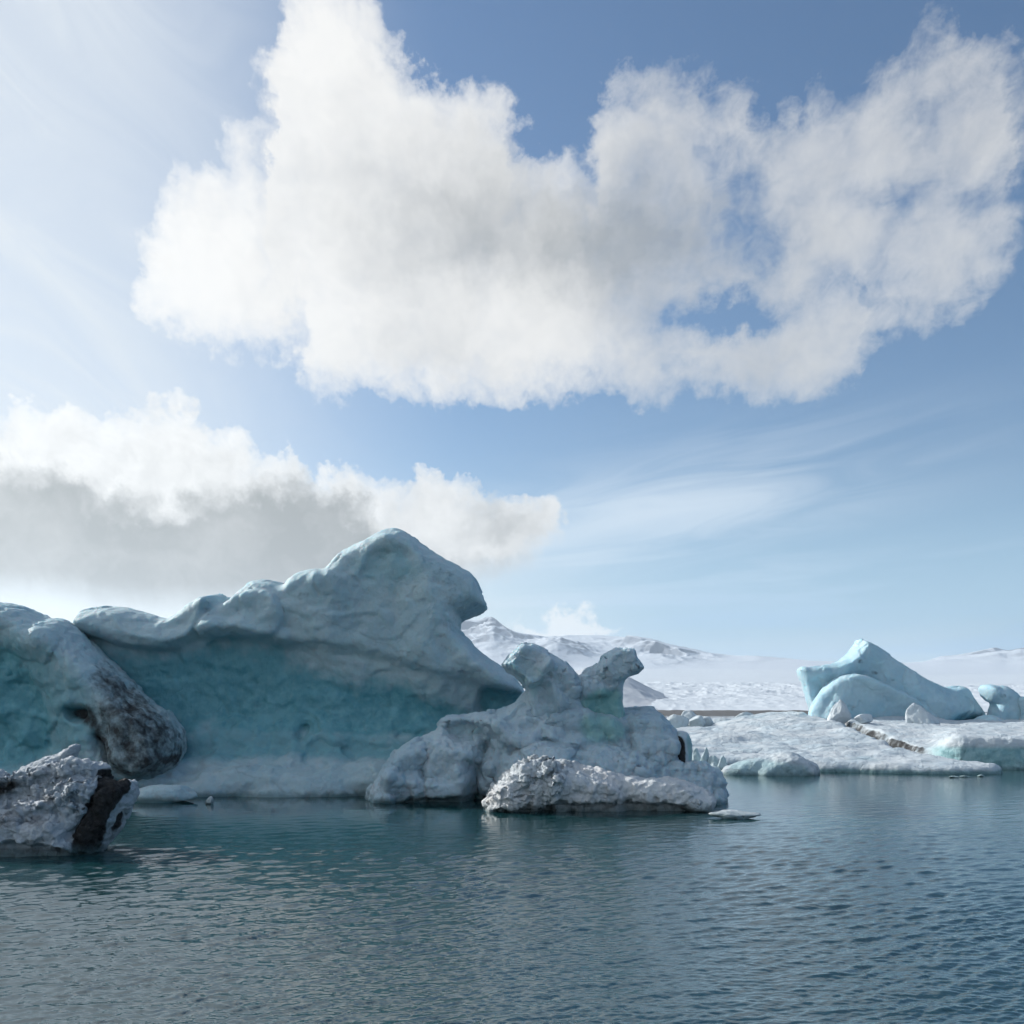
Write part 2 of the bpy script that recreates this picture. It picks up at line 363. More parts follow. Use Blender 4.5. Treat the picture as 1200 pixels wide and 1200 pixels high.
# ---------------------------------------------------------------- materials
def ice_material(name, white=(0.44, 0.56, 0.60), teal=(0.10, 0.29, 0.345), dirt=(0.019, 0.020, 0.0215), fine=1.0, grain=7.0, bump=0.6, speck=0.0, layers=None, cracks=1.2, sss=0.0):
    m, nt = new_mat(name)
    geo = nt.n('ShaderNodeTexCoord'); P = V(nt, geo.outputs['Object'])
    def at(a):
        nd = nt.n('ShaderNodeAttribute', attribute_name=a); return V(nt, nd.outputs['Fac'])
    n1 = nt.noise(P, 0.45, 6, 0.55); n2 = nt.noise(P, grain, 6, 0.62); n3 = nt.noise(P, 2.2, 5, 0.6)
    wh = nt.mix(nt.sstep(n1, 0.35, 0.70), white, tuple(c * k for c, k in zip(white, (0.80, 0.88, 0.93))))
    wh = nt.mix(nt.sstep(n2, 0.40, 0.75) * 0.35, wh, tuple(c * 0.72 for c in white))
    tl = nt.mix(nt.sstep(n3 * 0.6 + n1 * 0.4, 0.36, 0.64), teal, tuple(min(1, c * k) for c, k in zip(teal, (1.7, 1.35, 1.3))))
    c = nt.mix(nt.sstep(at('teal') + (n3 - 0.5) * 0.35, 0.15, 0.85), wh, tl)
    if layers:                                                # thin tilted ash layers frozen into the ice
        X_, Y_, Z_ = nt.sep(P)
        wv = Z_ * 0.9 + X_ * layers[0] + n1 * 1.6 + n3 * 0.25
        ban = nt.noise(nt.xyz(wv * 1.0, 0.0, 0.0), layers[1], 4, 0.7)
        c = nt.mix(nt.sstep(ban, 0.56, 0.68) * nt.sstep(n1, 0.40, 0.62) * layers[2], c, (0.11, 0.13, 0.135))
    if speck:
        sp = nt.sstep(nt.noise(P, 1.3, 7, 0.72), 0.60, 0.72) * speck
        c = nt.mix(sp, c, (0.10, 0.10, 0.095))
    dm = nt.sstep(at('dirt') + (n2 - 0.5) * 0.28 + (n3 - 0.5) * 0.9, 0.28, 0.86) * nt.sstep(at('dirt'), 0.03, 0.22)  # the dirt mask also carries painted shade, at the floe crack and left hole
    dc = nt.mix(nt.sstep(n2, 0.35, 0.7), dirt, tuple(x * 2.4 for x in dirt))
    c = nt.mix(dm, c, dc)
    wz = nt.sep(V(nt, nt.n('ShaderNodeNewGeometry').outputs['Position']))[2]
    c = nt.mix(nt.sstep(wz + (n3 - 0.5) * 0.5, 0.34, 0.02) * 0.75, c, (0.10, 0.17, 0.18))     # wet, clear ice along the waterline
    b = nt.n('ShaderNodeBsdfPrincipled'); nt.put(b.inputs['Base Color'], c)
    nt.put(b.inputs['Roughness'], 0.62 - at('teal') * 0.30); b.inputs['IOR'].default_value = 1.31
    b.inputs['Specular IOR Level'].default_value = 0.35
    if sss:
        b.subsurface_method = 'RANDOM_WALK'
        nt.put(b.inputs['Subsurface Weight'], (1.0 - dm) * sss)
        b.inputs['Subsurface Radius'].default_value = (0.25, 0.7, 0.9); b.inputs['Subsurface Scale'].default_value = 0.35
    rough = nt.noise(P, grain * 1.6, 7, 0.70)
    X_, Y_, Z_ = nt.sep(P)
    flute = nt.noise(nt.xyz(X_ * 2.6, Y_ * 2.6, Z_ * 0.55), 1.0, 5, 0.6, 0.3)       # runs of meltwater down the wall
    vo = nt.n('ShaderNodeTexVoronoi', feature='F1'); nt.put(vo.inputs['Vector'], nt.xyz(X_ + n3 * 0.5, Y_, Z_ * 1.2 + n3 * 0.4)); vo.inputs['Scale'].default_value = 1.9
    scal = V(nt, vo.outputs['Distance'])                                              # melt scallops
    hgt = (rough * 0.6 + n2 * 0.7 + n3 * 0.9) * (1.0 - at('teal') * 0.72) + flute * (0.5 + at('teal') * 0.9) - scal * (0.3 + at('teal') * 0.5)
    vc = nt.n('ShaderNodeTexVoronoi', feature='DISTANCE_TO_EDGE'); nt.put(vc.inputs['Vector'], nt.xyz(X_ + n3 * 1.2 + n2 * 0.2, Y_, Z_ * 0.8 + n1 * 2.0 + n3 * 0.8)); vc.inputs['Scale'].default_value = 0.55
    hgt = hgt - nt.sstep(V(nt, vc.outputs['Distance']), 0.035, 0.0) * nt.sstep(n1, 0.48, 0.62) * cracks
    bp = nt.n('ShaderNodeBump'); bp.inputs['Strength'].default_value = bump; bp.inputs['Distance'].default_value = 0.16 * fine
    nt.put(bp.inputs['Height'], hgt)
    finish(nt, b, bp.outputs[0])
    return m

# ---------------------------------------------------------------- icebergs: outlines become solids with their own relief
def berg(name, mat, Yc, outline, Tf, Tb, Rr, h, relief=(), masks=None, lumps=(), noise=((0.25, 1.4, 0), (0.06, 0.35, 0)), zmin=-0.9,
         smooth=1, parent=None, seed=0, rough=None, grow=0.0, hy=None, rel_noise=None, creases=(), crag=0.0):
    """outline in photo pixels at the plane Y = Yc; Tf / Tb half depths towards / away from the shore; relief: (polygon px, metres, soft px)"""
    k = Yc / F
    def wx(px): return (px - CX) * k
    def wz(py): return CH + (HZ - py) * k
    po = chaikin(outline, smooth); pw = np.stack([wx(po[:, 0]), wz(po[:, 1])], 1)
    mx = max([r[1] for r in relief if r[1] > 0], default=0) * 1.6 + max([l[5] + l[2] for l in lumps], default=0) * 0.6
    m = 0.4
    x0, x1 = pw[:, 0].min() - m, pw[:, 0].max() + m; z0, z1 = zmin, pw[:, 1].max() + m
    y0, y1 = Yc - Tf - mx - m, Yc + Tb + m
    hy = hy or h
    xs = np.arange(x0, x1, h, dtype=np.float32); zs = np.arange(z0, z1, h, dtype=np.float32); ys = np.arange(y0, y1, hy, dtype=np.float32)
    X, Z = np.meshgrid(xs, zs, indexing='ij')
    kf = (Yc - 0.75 * Tf) / F                                  # features are read off on the face towards the shore
    PX, PY = CX + X / kf, HZ - (Z - CH) / kf
    d = sdf_poly(X, Z, pw) + grow
    T = np.full(X.shape, Tf, np.float32)
    jit = fbm(np.stack([PX.ravel() / 22, PY.ravel() / 22, np.full(PX.size, 3.0 + seed)], 1), 4, seed + 5).reshape(PX.shape)
    for r in relief:
        sdv = sdf_poly(PX, PY, chaikin(r[0], 2)) + jit * (r[3] if len(r) > 3 else 5.0)
        T += r[1] * sm(sdv, -r[2] * 0.5, r[2] * 0.5)
    if rel_noise:
        a, s = rel_noise
        T += a * fbm(np.stack([X.ravel() / s, Z.ravel() / s, np.full(X.size, seed * 3.1)], 1), 3, seed + 11).reshape(X.shape)
    if crag:                                                  # broken facets with sharp ridges between them
        n1 = np.stack([X.ravel() / 2.6, Z.ravel() / 1.9, np.full(X.size, seed * 2.3)], 1)
        w = np.stack([fbm(n1 * 1.3 + 5, 2, seed + 41), fbm(n1 * 1.3 + 9, 2, seed + 43), np.zeros(X.size)], 1) * 0.6
        T += crag * fbm(n1 + w, 4, seed + 45, 0.5, ridge=True).reshape(X.shape)
    for pl, amp, wd in creases:
        dm = np.full(X.shape, 1e9, np.float32)
        for (ax, az), (bx, bz) in zip(pl[:-1], pl[1:]):
            ex, ez = bx - ax, bz - az
            t = np.clip(((PX - ax) * ex + (PY - az) * ez) / (ex * ex + ez * ez), 0, 1)
            dm = np.minimum(dm, np.hypot(PX - ax - t * ex, PY - az - t * ez))
        T += amp * np.maximum(0, 1 - (dm + np.abs(jit) * 3) / wd)
    T = np.maximum(T, 0.25)
    dd = np.minimum(d, Rr)
    Fv = np.empty((len(xs), len(ys), len(zs)), np.float32)
    for j, y in enumerate(ys):
        u = (Yc - y) / T if y < Yc else np.full(X.shape, (y - Yc) / Tb, np.float32)
        s = np.where(u < 1, Rr * (1 - np.sqrt(np.maximum(1 - u * u, 0))), Rr * (1 + (u - 1) * 3.0))
        Fv[:, j, :] = dd - s
    for (px, py, dy, rx, rz, ry) in lumps:                    # rounded mounds joined to the mass; centre px, py at Yc - dy
        cx, cz, cy = wx(px), wz(py), Yc - dy
        g = 1 - np.sqrt(((xs - cx)[:, None, None] / (rx * k)) ** 2 + ((ys - cy)[None, :, None] / ry) ** 2 + ((zs - cz)[None, None, :] / (rz * k)) ** 2)
        g = (g * min(rx * k, rz * k, ry)).astype(np.float32)
        kk = 0.25
        hh = np.clip(0.5 + 0.5 * (Fv - g) / kk, 0, 1)
        Fv = g + (Fv - g) * hh + kk * hh * (1 - hh)
    Fv[0], Fv[-1], Fv[:, 0], Fv[:, -1], Fv[:, :, -1], Fv[:, :, 0] = -1, -1, -1, -1, -1, -0.2
    v, q = nets(Fv, (xs[0], ys[0], zs[0]), (h, hy, h))
    del Fv
    v = relax(v, q, 2)
    px, py = CX + v[:, 0] / v[:, 1] * F, HZ - (v[:, 2] - CH) / v[:, 1] * F
    at = {}
    jv = fbm(v / 1.1 + 40, 5, seed + 21, 0.6)
    for an in ('teal', 'dirt', 'rough'):
        a = np.zeros(len(v))
        for mk in (masks or {}).get(an, ()):
            sdv = sdf_poly(px, py, chaikin(mk[0], 2)) + jv * (mk[3] if len(mk) > 3 else 14.0)
            w = sm(sdv, -mk[1] * 0.5, mk[1] * 0.5) * abs(mk[2])
            if an == 'dirt' and len(mk) > 4 and mk[4] == 'front': w = w * (v[:, 1] < Yc)
            a = np.maximum(a, w) if mk[2] > 0 else a * (1 - w)
        at[an] = a
    for amp, sc, kind in noise:
        n = normals(v, q)
        if kind == 3:
            pw_ = v / sc + 0.35 * np.stack([fbm(v / sc * 1.2 + o, 2, seed + o) for o in (3, 7, 11)], 1)
            f = facets(pw_, seed + 61)
        else: f = fbm(v / sc + seed * 7.7, 4, seed + 31, 0.55, billow=(kind == 1), ridge=(kind == 2))
        w = np.ones(len(v))
        if sc < 0.8: w = (1 - 0.7 * at['teal']) * (1 + 1.2 * at['rough'])
        elif kind == 1: w = (1 - 0.6 * at['teal']) * (1 + 1.6 * at['rough'])
        v = v + n * (amp * f * w)[:, None]
    return mesh_obj(name, v, q, mat, parent, at)

# ---------------------------------------------------------------- the big ice
M_MAIN = ice_material('iceberg_ice', speck=0.35, bump=0.38, layers=(0.35, 1.1, 0.28), cracks=0.5, sss=0.5)
M_MID = ice_material('weathered_ice', white=(0.45, 0.555, 0.615), teal=(0.17, 0.36, 0.37), bump=0.5, layers=(-0.2, 1.6, 0.22), cracks=0.8, sss=0.4)
M_DIRTY = ice_material('dirty_ice', white=(0.52, 0.57, 0.62), grain=9.0, bump=0.8)
M_FLOE = ice_material('snowy_ice', white=(0.52, 0.575, 0.615), teal=(0.20, 0.38, 0.42), grain=3.0)
M_BLUE = ice_material('blue_ice', white=(0.40, 0.56, 0.635), teal=(0.11, 0.31, 0.40), grain=2.5, fine=0.6, bump=0.35, layers=(0.5, 0.7, 0.25), cracks=0.6, sss=0.4)

main_out = [(96, 960), (96, 760), (99, 738), (104, 722), (112, 716), (140, 713), (165, 717), (190, 724), (206, 725), (220, 716), (240, 701), (258, 696), (266, 697), (268, 706), (272, 706), (284, 690), (304, 681), (326, 682), (338, 688), (342, 680), (352, 673),
            (366, 670), (384, 670), (390, 669), (402, 651), (420, 641), (440, 630), (460, 624), (478, 627), (500, 643), (520, 658), (540, 668), (557, 678), (563, 694), (570, 710), (570, 710), (555, 715), (537, 722), (537, 722), (535, 736), (550, 752), (566, 769), (586, 780),
            (602, 793), (616, 808), (619, 830), (622, 960)]
main_relief = [
    ([(239, 750), (244, 725), (262, 702), (330, 690), (340, 745), (290, 748)], 0.45, 7, 2),
    ([(240, 748), (243, 730), (252, 712), (300, 660), (400, 600), (640, 600), (640, 820), (600, 815), (560, 800), (520, 790), (470, 775), (420, 762), (380, 756), (345, 756), (320, 748), (290, 742), (262, 746)], 0.55, 16, 3),
    ([(300, 690), (400, 650), (560, 670), (600, 800), (560, 830), (480, 805), (400, 790), (340, 760)], 0.3, 60, 5),
    ([(90, 700), (264, 690), (250, 712), (241, 735), (230, 752), (190, 764), (150, 757), (125, 744), (104, 744), (90, 742)], 0.9, 9, 2),
    ([(130, 775), (230, 768), (300, 760), (345, 775), (420, 800), (540, 825), (545, 850), (400, 855), (130, 860)], -0.2, 60, 6),
    ([(562, 806), (590, 806), (625, 815), (625, 845), (562, 845), (558, 830)], -0.7, 8, 2),
    ([(60, 850), (230, 848), (300, 852), (380, 850), (480, 852), (640, 856), (640, 990), (60, 990)], 0.55, 40, 10),
    ([(60, 888), (150, 886), (220, 889), (300, 880), (360, 884), (480, 884), (640, 888), (640, 990), (60, 990)], 0.9, 20, 9),
    ([(60, 908), (150, 905), (220, 904), (300, 906), (360, 898), (480, 900), (640, 906), (640, 990), (60, 990)], 1.2, 14, 9),
    ([(352, 850), (362, 845), (368, 852), (364, 866), (350, 868)], -0.5, 8, 3),
]
main_masks = {
    'teal': [([(60, 840), (640, 850), (640, 990), (60, 990)], 40, 0.66, 20), ([(100, 758), (160, 772), (235, 765), (250, 748), (300, 750), (345, 775), (400, 792), (470, 805), (530, 822), (560, 845), (550, 865), (480, 870), (380, 868), (300, 860), (230, 862), (100, 880)], 62, 1.0, 24),
             ([(395, 665), (430, 642), (470, 634), (500, 655), (495, 690), (430, 690)], 40, 0.45, 14),
             ([(560, 805), (590, 802), (620, 815), (620, 845), (562, 845)], 18, 0.8, 5), ([(60, 893), (150, 890), (220, 893), (300, 888), (360, 890), (480, 890), (640, 893), (640, 990), (60, 990)], 16, -0.75, 8)],
    'dirt': [([(480, 640), (520, 662), (556, 684), (540, 715), (545, 735), (530, 745), (505, 760), (520, 715), (505, 680)], 26, 0.36, 14),
             ([(345, 690), (370, 688), (368, 710), (345, 712)], 16, 0.36, 8), ([(536, 692), (540, 692), (542, 706), (537, 708)], 5, 0.5, 2)],
    'rough': [([(60, 880), (640, 880), (640, 990), (60, 990)], 20, 0.9)],
}
main_berg = berg('iceberg', M_MAIN, 47.6, main_out, 1.5, 6.5, 0.65, 0.085, main_relief, main_masks, lumps=[(196, 913, 3.3, 40, 15, 0.9), (262, 922, 3.9, 36, 14, 0.7), (318, 910, 3.4, 46, 18, 0.9), (388, 920, 3.8, 44, 15, 0.8), (444, 908, 3.2, 36, 20, 0.9), (350, 926, 4.2, 30, 9, 0.6)], noise=((0.14, 2.4, 0), (0.07, 1.9, 3), (0.06, 0.9, 2), (0.03, 0.28, 0)), seed=1, hy=0.10, rel_noise=(0.30, 3.5), crag=0.24, creases=[([(478, 630), (505, 680), (512, 720), (500, 760), (520, 800)], 0.5, 40), ([(250, 706), (243, 735), (285, 736), (340, 750)], 0.4, 14), ([(386, 668), (402, 700), (392, 740)], 0.35, 30), ([(541, 736), (552, 770), (585, 800)], 0.6, 22), ([(104, 730), (150, 742), (205, 752), (236, 748)], 0.35, 14)])
tag(main_berg, 'huge iceberg with a tall hooked peak and hollowed teal wall', 'iceberg')

left_out = [(-180, 960), (-180, 740), (-120, 715), (-60, 700), (0, 707), (25, 711), (45, 721), (60, 729), (72, 727), (84, 731), (96, 742), (108, 758), (128, 777), (150, 799), (175, 824), (198, 842), (212, 865), (211, 890), (200, 904), (182, 912), (160, 918), (140, 960)]
left_relief = [
    ([(10, 700), (60, 728), (110, 745), (150, 790), (220, 850), (220, 920), (150, 925), (120, 900), (95, 870), (75, 830), (50, 790), (20, 750)], 0.55, 40, 8),
    ([(-80, 745), (20, 755), (55, 800), (72, 840), (70, 900), (-80, 900)], -0.6, 60, 8),
    ([(70, 690), (120, 690), (165, 790), (130, 785), (100, 750), (70, 735)], -1.7, 16, 3),
    ([(84, 830), (100, 826), (114, 829), (115, 838), (104, 846), (90, 842)], -0.9, 8, 3),
    ([(145, 828), (190, 840), (220, 860), (220, 905), (160, 905), (138, 880)], 0.6, 16, 5),
    ([(118, 860), (124, 858), (140, 885), (134, 900), (128, 890)], -0.7, 8, 3),
]
left_masks = {'teal': [([(-80, 730), (30, 742), (85, 785), (125, 840), (110, 905), (-80, 905)], 50, 0.6, 20), ([(-80, 745), (15, 755), (50, 795), (70, 840), (60, 900), (-80, 900)], 34, 0.95, 12), ([(60, 812), (90, 815), (100, 832), (80, 850), (62, 840)], 20, 0.6, 6)],
              'dirt': [([(118, 770), (150, 790), (178, 814), (202, 832), (220, 855), (220, 900), (190, 920), (120, 920), (96, 850), (110, 800)], 64, 0.70, 20),
                       ([(84, 826), (114, 826), (122, 850), (142, 885), (128, 902), (104, 850), (86, 844)], 14, 0.75, 8), ([(180, 880), (212, 880), (206, 900), (186, 900)], 14, 0.8, 8)],  # first patch: the hole's shadow painted in, continuing as a dirt line
              'rough': [([(110, 790), (220, 790), (220, 920), (110, 920)], 30, 0.6)]}
left_berg = berg('iceberg', M_MAIN, 44.6, left_out, 1.6, 1.9, 0.9, 0.085, left_relief, left_masks, noise=((0.16, 1.7, 0), (0.08, 1.3, 3), (0.08, 0.8, 2), (0.05, 0.3, 2)), seed=2, hy=0.1, crag=0.24, creases=[([(45, 722), (95, 770), (150, 830), (190, 890)], 0.5, 30), ([(100, 722), (126, 772)], 0.3, 14)])
tag(left_berg, 'iceberg sloping down to a brown dirt-stained nose beside the huge hooked one', 'iceberg')

# ---- the sculpted berg in the middle
mid_out = [(433, 980), (433, 940), (440, 919), (455, 895), (470, 878), (490, 864), (511, 859), (517, 844), (530, 838), (556, 838), (576, 838), (600, 828), (614, 816), (621, 806), (668, 806), (680, 826), (700, 836), (735, 832), (760, 831), (776, 838), (786, 849),
           (793, 862), (800, 885), (806, 905), (830, 915), (842, 928), (838, 980)]
mid_relief = [
    ([(425, 990), (440, 905), (470, 872), (520, 862), (560, 880), (575, 900), (580, 990)], 0.9, 22, 6),
    ([(520, 845), (550, 842), (572, 850), (570, 866), (540, 872), (522, 862)], -0.5, 12, 3),
    ([(588, 890), (610, 872), (650, 866), (690, 880), (700, 910), (690, 990), (588, 990)], 0.8, 18, 5),
    ([(560, 835), (680, 835), (700, 875), (640, 868), (580, 885)], 0.3, 20, 6),
    ([(690, 888), (740, 880), (790, 890), (850, 915), (850, 990), (690, 990)], 0.8, 22, 8),
    ([(690, 915), (760, 912), (850, 920), (850, 990), (690, 990)], 0.5, 14, 8),
    ([(735, 828), (790, 845), (795, 885), (740, 885)], 0.4, 16, 4),
    ([(420, 928), (860, 928), (860, 990), (420, 990)], -0.45, 5, 2),
    ([(540, 890), (562, 888), (590, 940), (586, 990), (545, 990), (555, 930)], -0.9, 16, 5),
]
mid_masks = {'teal': [([(670, 835), (735, 838), (738, 872), (680, 874)], 20, 0.7, 6), ([(520, 844), (570, 848), (566, 868), (524, 864)], 12, 0.35, 4)],
             'dirt': [([(750, 880), (768, 882), (768, 894), (752, 892)], 8, 0.5, 5)],
             'rough': [([(690, 880), (850, 880), (850, 990), (690, 990)], 16, 0.7)]}
mid = bpy.data.objects.new('iceberg', None); COL.objects.link(mid); mid.location = (1.4, 42.4, 0)
tag(mid, 'low grey iceberg crowned by a slab head and an animal-shaped spire', 'iceberg')
def part(name, *a, parent=mid, **k):
    o = berg(name, *a, **k); o.parent = parent; o.matrix_parent_inverse = parent_inv(parent); return o
def parent_inv(p):
    bpy.context.view_layer.update(); return p.matrix_world.inverted()
part('ice_base', M_MID, 42.4, mid_out, 1.1, 3.0, 0.55, 0.07, mid_relief, mid_masks,
     lumps=[(640, 890, 1.7, 40, 22, 1.0), (735, 905, 1.6, 46, 24, 1.0), (790, 915, 1.5, 46, 26, 0.9), (700, 893, 1.6, 30, 22, 0.9), (820, 927, 1.0, 24, 16, 0.8)],
     noise=((0.14, 1.3, 0), (0.13, 1.2, 3), (0.11, 0.6, 2), (0.045, 0.22, 2)), seed=3, crag=0.5, creases=[([(575, 838), (600, 866), (640, 862), (690, 876)], 0.5, 14), ([(518, 846), (545, 842), (572, 846)], 0.4, 8), ([(575, 866), (561, 900), (556, 960)], -0.9, 14), ([(600, 884), (640, 868), (685, 884), (700, 905)], -0.45, 8), ([(508, 866), (496, 900), (505, 940)], -0.35, 9), ([(466, 884), (458, 930)], 0.35, 10), ([(735, 838), (742, 880)], -0.4, 8), ([(690, 836), (700, 870)], 0.3, 10)])
head_out = [(618, 850), (621, 826), (617, 803), (606, 793), (596, 785), (590, 779), (590, 779), (602, 766), (612, 756), (612, 756), (624, 756), (632, 759), (646, 769), (660, 776), (672, 788), (679, 800), (679, 812), (672, 826), (676, 850)]
part('slab_head', M_MID, 42.0, head_out, 0.9, 0.9, 0.28, 0.045,
     relief=[([(585, 785), (612, 806), (630, 802), (640, 784), (650, 772), (620, 750), (585, 770)], 0.5, 6, 1), ([(640, 770), (690, 800), (680, 830), (655, 830), (648, 800)], 0.25, 10, 5)],
     masks={'teal': [([(588, 776), (612, 768), (640, 785), (640, 800), (625, 826), (610, 800)], 10, 0.4, 3)], 'rough': [([(645, 768), (690, 795), (680, 830), (650, 825)], 12, 0.9)]},
     grow=0.05, noise=((0.05, 0.8, 0), (0.09, 0.6, 3), (0.04, 0.3, 2), (0.012, 0.12, 0)), seed=4, creases=[([(612, 757), (600, 778), (612, 800)], 0.25, 14), ([(646, 769), (640, 790), (655, 826)], 0.3, 12), ([(620, 800), (634, 796), (640, 780)], 0.2, 8)])
spire_out = [(664, 890), (668, 850), (672, 825), (676, 797), (682, 791), (694, 785), (703, 778), (709, 769), (718, 762), (730, 760), (741, 761), (744, 768), (748, 776), (754, 783), (754, 783), (746, 788), (737, 791), (730, 798), (728, 815), (731, 836), (735, 860), (738, 890)]
part('animal_spire', M_MID, 42.1, spire_out, 0.75, 0.8, 0.3, 0.04,
     relief=[([(700, 775), (720, 755), (756, 760), (756, 790), (735, 795), (715, 800)], 0.3, 10, 2), ([(676, 800), (700, 800), (716, 812), (705, 820), (680, 818)], 0.22, 8, 3), ([(690, 820), (735, 800), (735, 870), (685, 880)], -0.2, 14, 3)],
     masks={'teal': [([(672, 815), (735, 798), (737, 880), (668, 880)], 14, 0.85, 5)], 'dirt': [([(690, 812), (716, 812), (712, 822), (690, 820)], 8, 0.42, 4), ([(742, 775), (753, 780), (746, 787)], 4, 0.6, 2)],
            'rough': [([(676, 790), (712, 768), (716, 790), (690, 806)], 8, 0.8)]},
     grow=0.03, noise=((0.05, 0.7, 0), (0.08, 0.45, 3), (0.035, 0.3, 2), (0.02, 0.16, 0)), seed=5)
stub_out = [(784, 905), (788, 868), (791, 859), (797, 856), (806, 858), (810, 868), (811, 885), (808, 905)]
part('banded_end', M_MID, 41.6, stub_out, 0.8, 0.8, 0.35, 0.045, masks={'dirt': [([(791, 860), (803, 864), (805, 896), (793, 892)], 4, 0.95, 2)], 'teal': [([(803, 858), (812, 858), (812, 900), (806, 900)], 5, 0.6, 2)]},
     noise=((0.05, 0.6, 0), (0.02, 0.15, 0)), seed=6)

mound_out = [(562, 1000), (564, 962), (572, 940), (580, 922), (596, 906), (606, 897), (622, 890), (640, 887), (655, 893), (670, 895), (690, 900), (706, 902), (725, 908), (745, 912), (765, 914), (785, 912), (805, 916), (825, 922), (838, 930), (842, 941), (836, 950), (838, 1000)]
mound = berg('ice_mound', ice_material('crusted_ice', white=(0.70, 0.72, 0.74), grain=10.0, bump=0.8), 37.8, mound_out, 0.75, 2.0, 0.6, 0.05,
     relief=[([(560, 930), (590, 905), (620, 890), (660, 900), (655, 925), (620, 960), (560, 990)], 0.5, 20, 8), ([(640, 905), (700, 905), (735, 940), (735, 1000), (655, 1000), (645, 940)], 0.45, 10, 4), ([(745, 905), (850, 915), (850, 960), (745, 960)], 0.2, 30, 8),
             ([(545, 941), (850, 938), (850, 1010), (545, 1010)], -0.6, 4, 2)],
     masks={'rough': [([(560, 960), (575, 915), (620, 885), (665, 895), (660, 920), (630, 960)], 16, 1.3)],
            'teal': [([(720, 895), (860, 905), (860, 960), (730, 960)], 30, 0.25, 10)], 'dirt': [([(628, 896), (672, 900), (668, 908), (655, 912), (652, 930), (625, 950), (608, 946), (640, 920)], 14, 0.36, 8)]},
     noise=((0.20, 1.0, 0), (0.08, 0.5, 3), (0.065, 0.42, 1), (0.03, 0.17, 1)), seed=7, crag=0.30)
tag(mound, 'rough crusted white ice mound with grey grit, floating before the animal-shaped spire', 'ice mound')

# ---------------------------------------------------------------- the floe on the right and what stands on it
def atY(px, Y): return ((px - CX) / F * Y, Y)
def slab(name, mat, plan, top, Rr, h, noise, masks=None, seed=0, z0=-0.5, hz=None):
    """a floating slab: plan outline in metres, top(X, Y) its upper surface"""
    P = chaikin(plan, 2); hz = hz or h
    xs = np.arange(P[:, 0].min() - 0.5, P[:, 0].max() + 0.5, h, dtype=np.float32); ys = np.arange(P[:, 1].min() - 0.5, P[:, 1].max() + 0.5, h, dtype=np.float32)
    X, Y = np.meshgrid(xs, ys, indexing='ij')
    d = sdf_poly(X, Y, P) + 0.25 * fbm(np.stack([X.ravel() / 1.2, Y.ravel() / 1.2, np.full(X.size, seed + .5)], 1), 3, seed).reshape(X.shape)
    T = np.maximum(top(X, Y), 0.15)
    zs = np.arange(z0, T.max() + 0.5, hz, dtype=np.float32)
    dd = np.minimum(d, Rr)
    Fv = np.empty((len(xs), len(ys), len(zs)), np.float32)
    for j, z in enumerate(zs):
        u = np.maximum(z, 0) / T
        Fv[:, :, j] = dd - np.where(u < 1, Rr * (1 - np.sqrt(np.maximum(1 - u * u, 0))), Rr + (z - T))
    Fv[0], Fv[-1], Fv[:, 0], Fv[:, -1], Fv[:, :, -1], Fv[:, :, 0] = -1, -1, -1, -1, -1, -0.2
    v, q = nets(Fv, (xs[0], ys[0], zs[0]), (h, h, hz)); v = relax(v, q, 2)
    at = {a: np.zeros(len(v)) for a in ('teal', 'dirt', 'rough')}
    if masks: masks(v, at)
    for amp, sc, kind in noise:
        n = normals(v, q); v = v + n * (amp * fbm(v / sc + seed * 5.1, 4, seed + 31, 0.55, billow=(kind == 1), ridge=(kind == 2)))[:, None]
    return mesh_obj(name, v, q, mat, None, at)
low_plan = [atY(*p) for p in ((760, 66), (812, 61.5), (880, 60.5), (960, 59.2), (1000, 58.6), (1050, 57.8), (1100, 57.0), (1150, 57.0), (1184, 57.9), (1150, 59.6), (1112, 60.3), (1062, 65.2), (1022, 72.6), (990, 80), (960, 88), (900, 92), (840, 90), (780, 86))]
def low_top(X, Y):
    n = fbm(np.stack([X.ravel() / 5.5, Y.ravel() / 3.5, np.zeros(X.size)], 1), 4, 71).reshape(X.shape)
    n2 = fbm(np.stack([X.ravel() / 2.6, Y.ravel() / 1.2, np.zeros(X.size) + 4], 1), 3, 73, billow=True).reshape(X.shape)
    px = CX + X / Y * F
    return 0.42 + (Y - 57) * (0.062 + 0.032 * sm(px, 820, 960)) + 0.45 * n * sm(Y, 57, 64) + 0.15 * n2 * sm(Y, 58, 63)
def low_mask(v, at):
    n = fbm(v / 2.0, 4, 77)
    at['dirt'] = 0.30 * sm(n, 0.1, 0.5)
    at['teal'] = 0.8 * sm(v[:, 2], 0.35, 0.05) + 0.35 * sm(fbm(v / 3.0 + 9, 3, 78), 0.0, 0.5)
low_floe = slab('ice_floe', M_FLOE, low_plan, low_top, 0.55, 0.14, ((0.12, 1.6, 0), (0.03, 0.4, 2)), low_mask, 8, hz=0.1)
tag(low_floe, 'low flat snow-covered ice floe sloping down to the lagoon in front of the dark crack', 'ice floe')
up_plan = [atY(*p) for p in ((983, 82), (1018, 75.4), (1056, 68), (1084, 64), (1112, 62.2), (1160, 61.6), (1215, 61.3), (1290, 62), (1360, 66), (1360, 95), (1200, 97), (985, 97), (970, 88))]
def up_top(X, Y):
    n = fbm(np.stack([X.ravel() / 4.5, Y.ravel() / 3.5, np.zeros(X.size) + 7], 1), 4, 81).reshape(X.shape)
    px = CX + X / Y * F
    w = sm(px, 1125, 1085)
    return (1.95 + (Y - 61) * 0.030) * (1 - w) + (0.42 + 0.04 + (Y - 57) * 0.092) * w + 0.22 * n
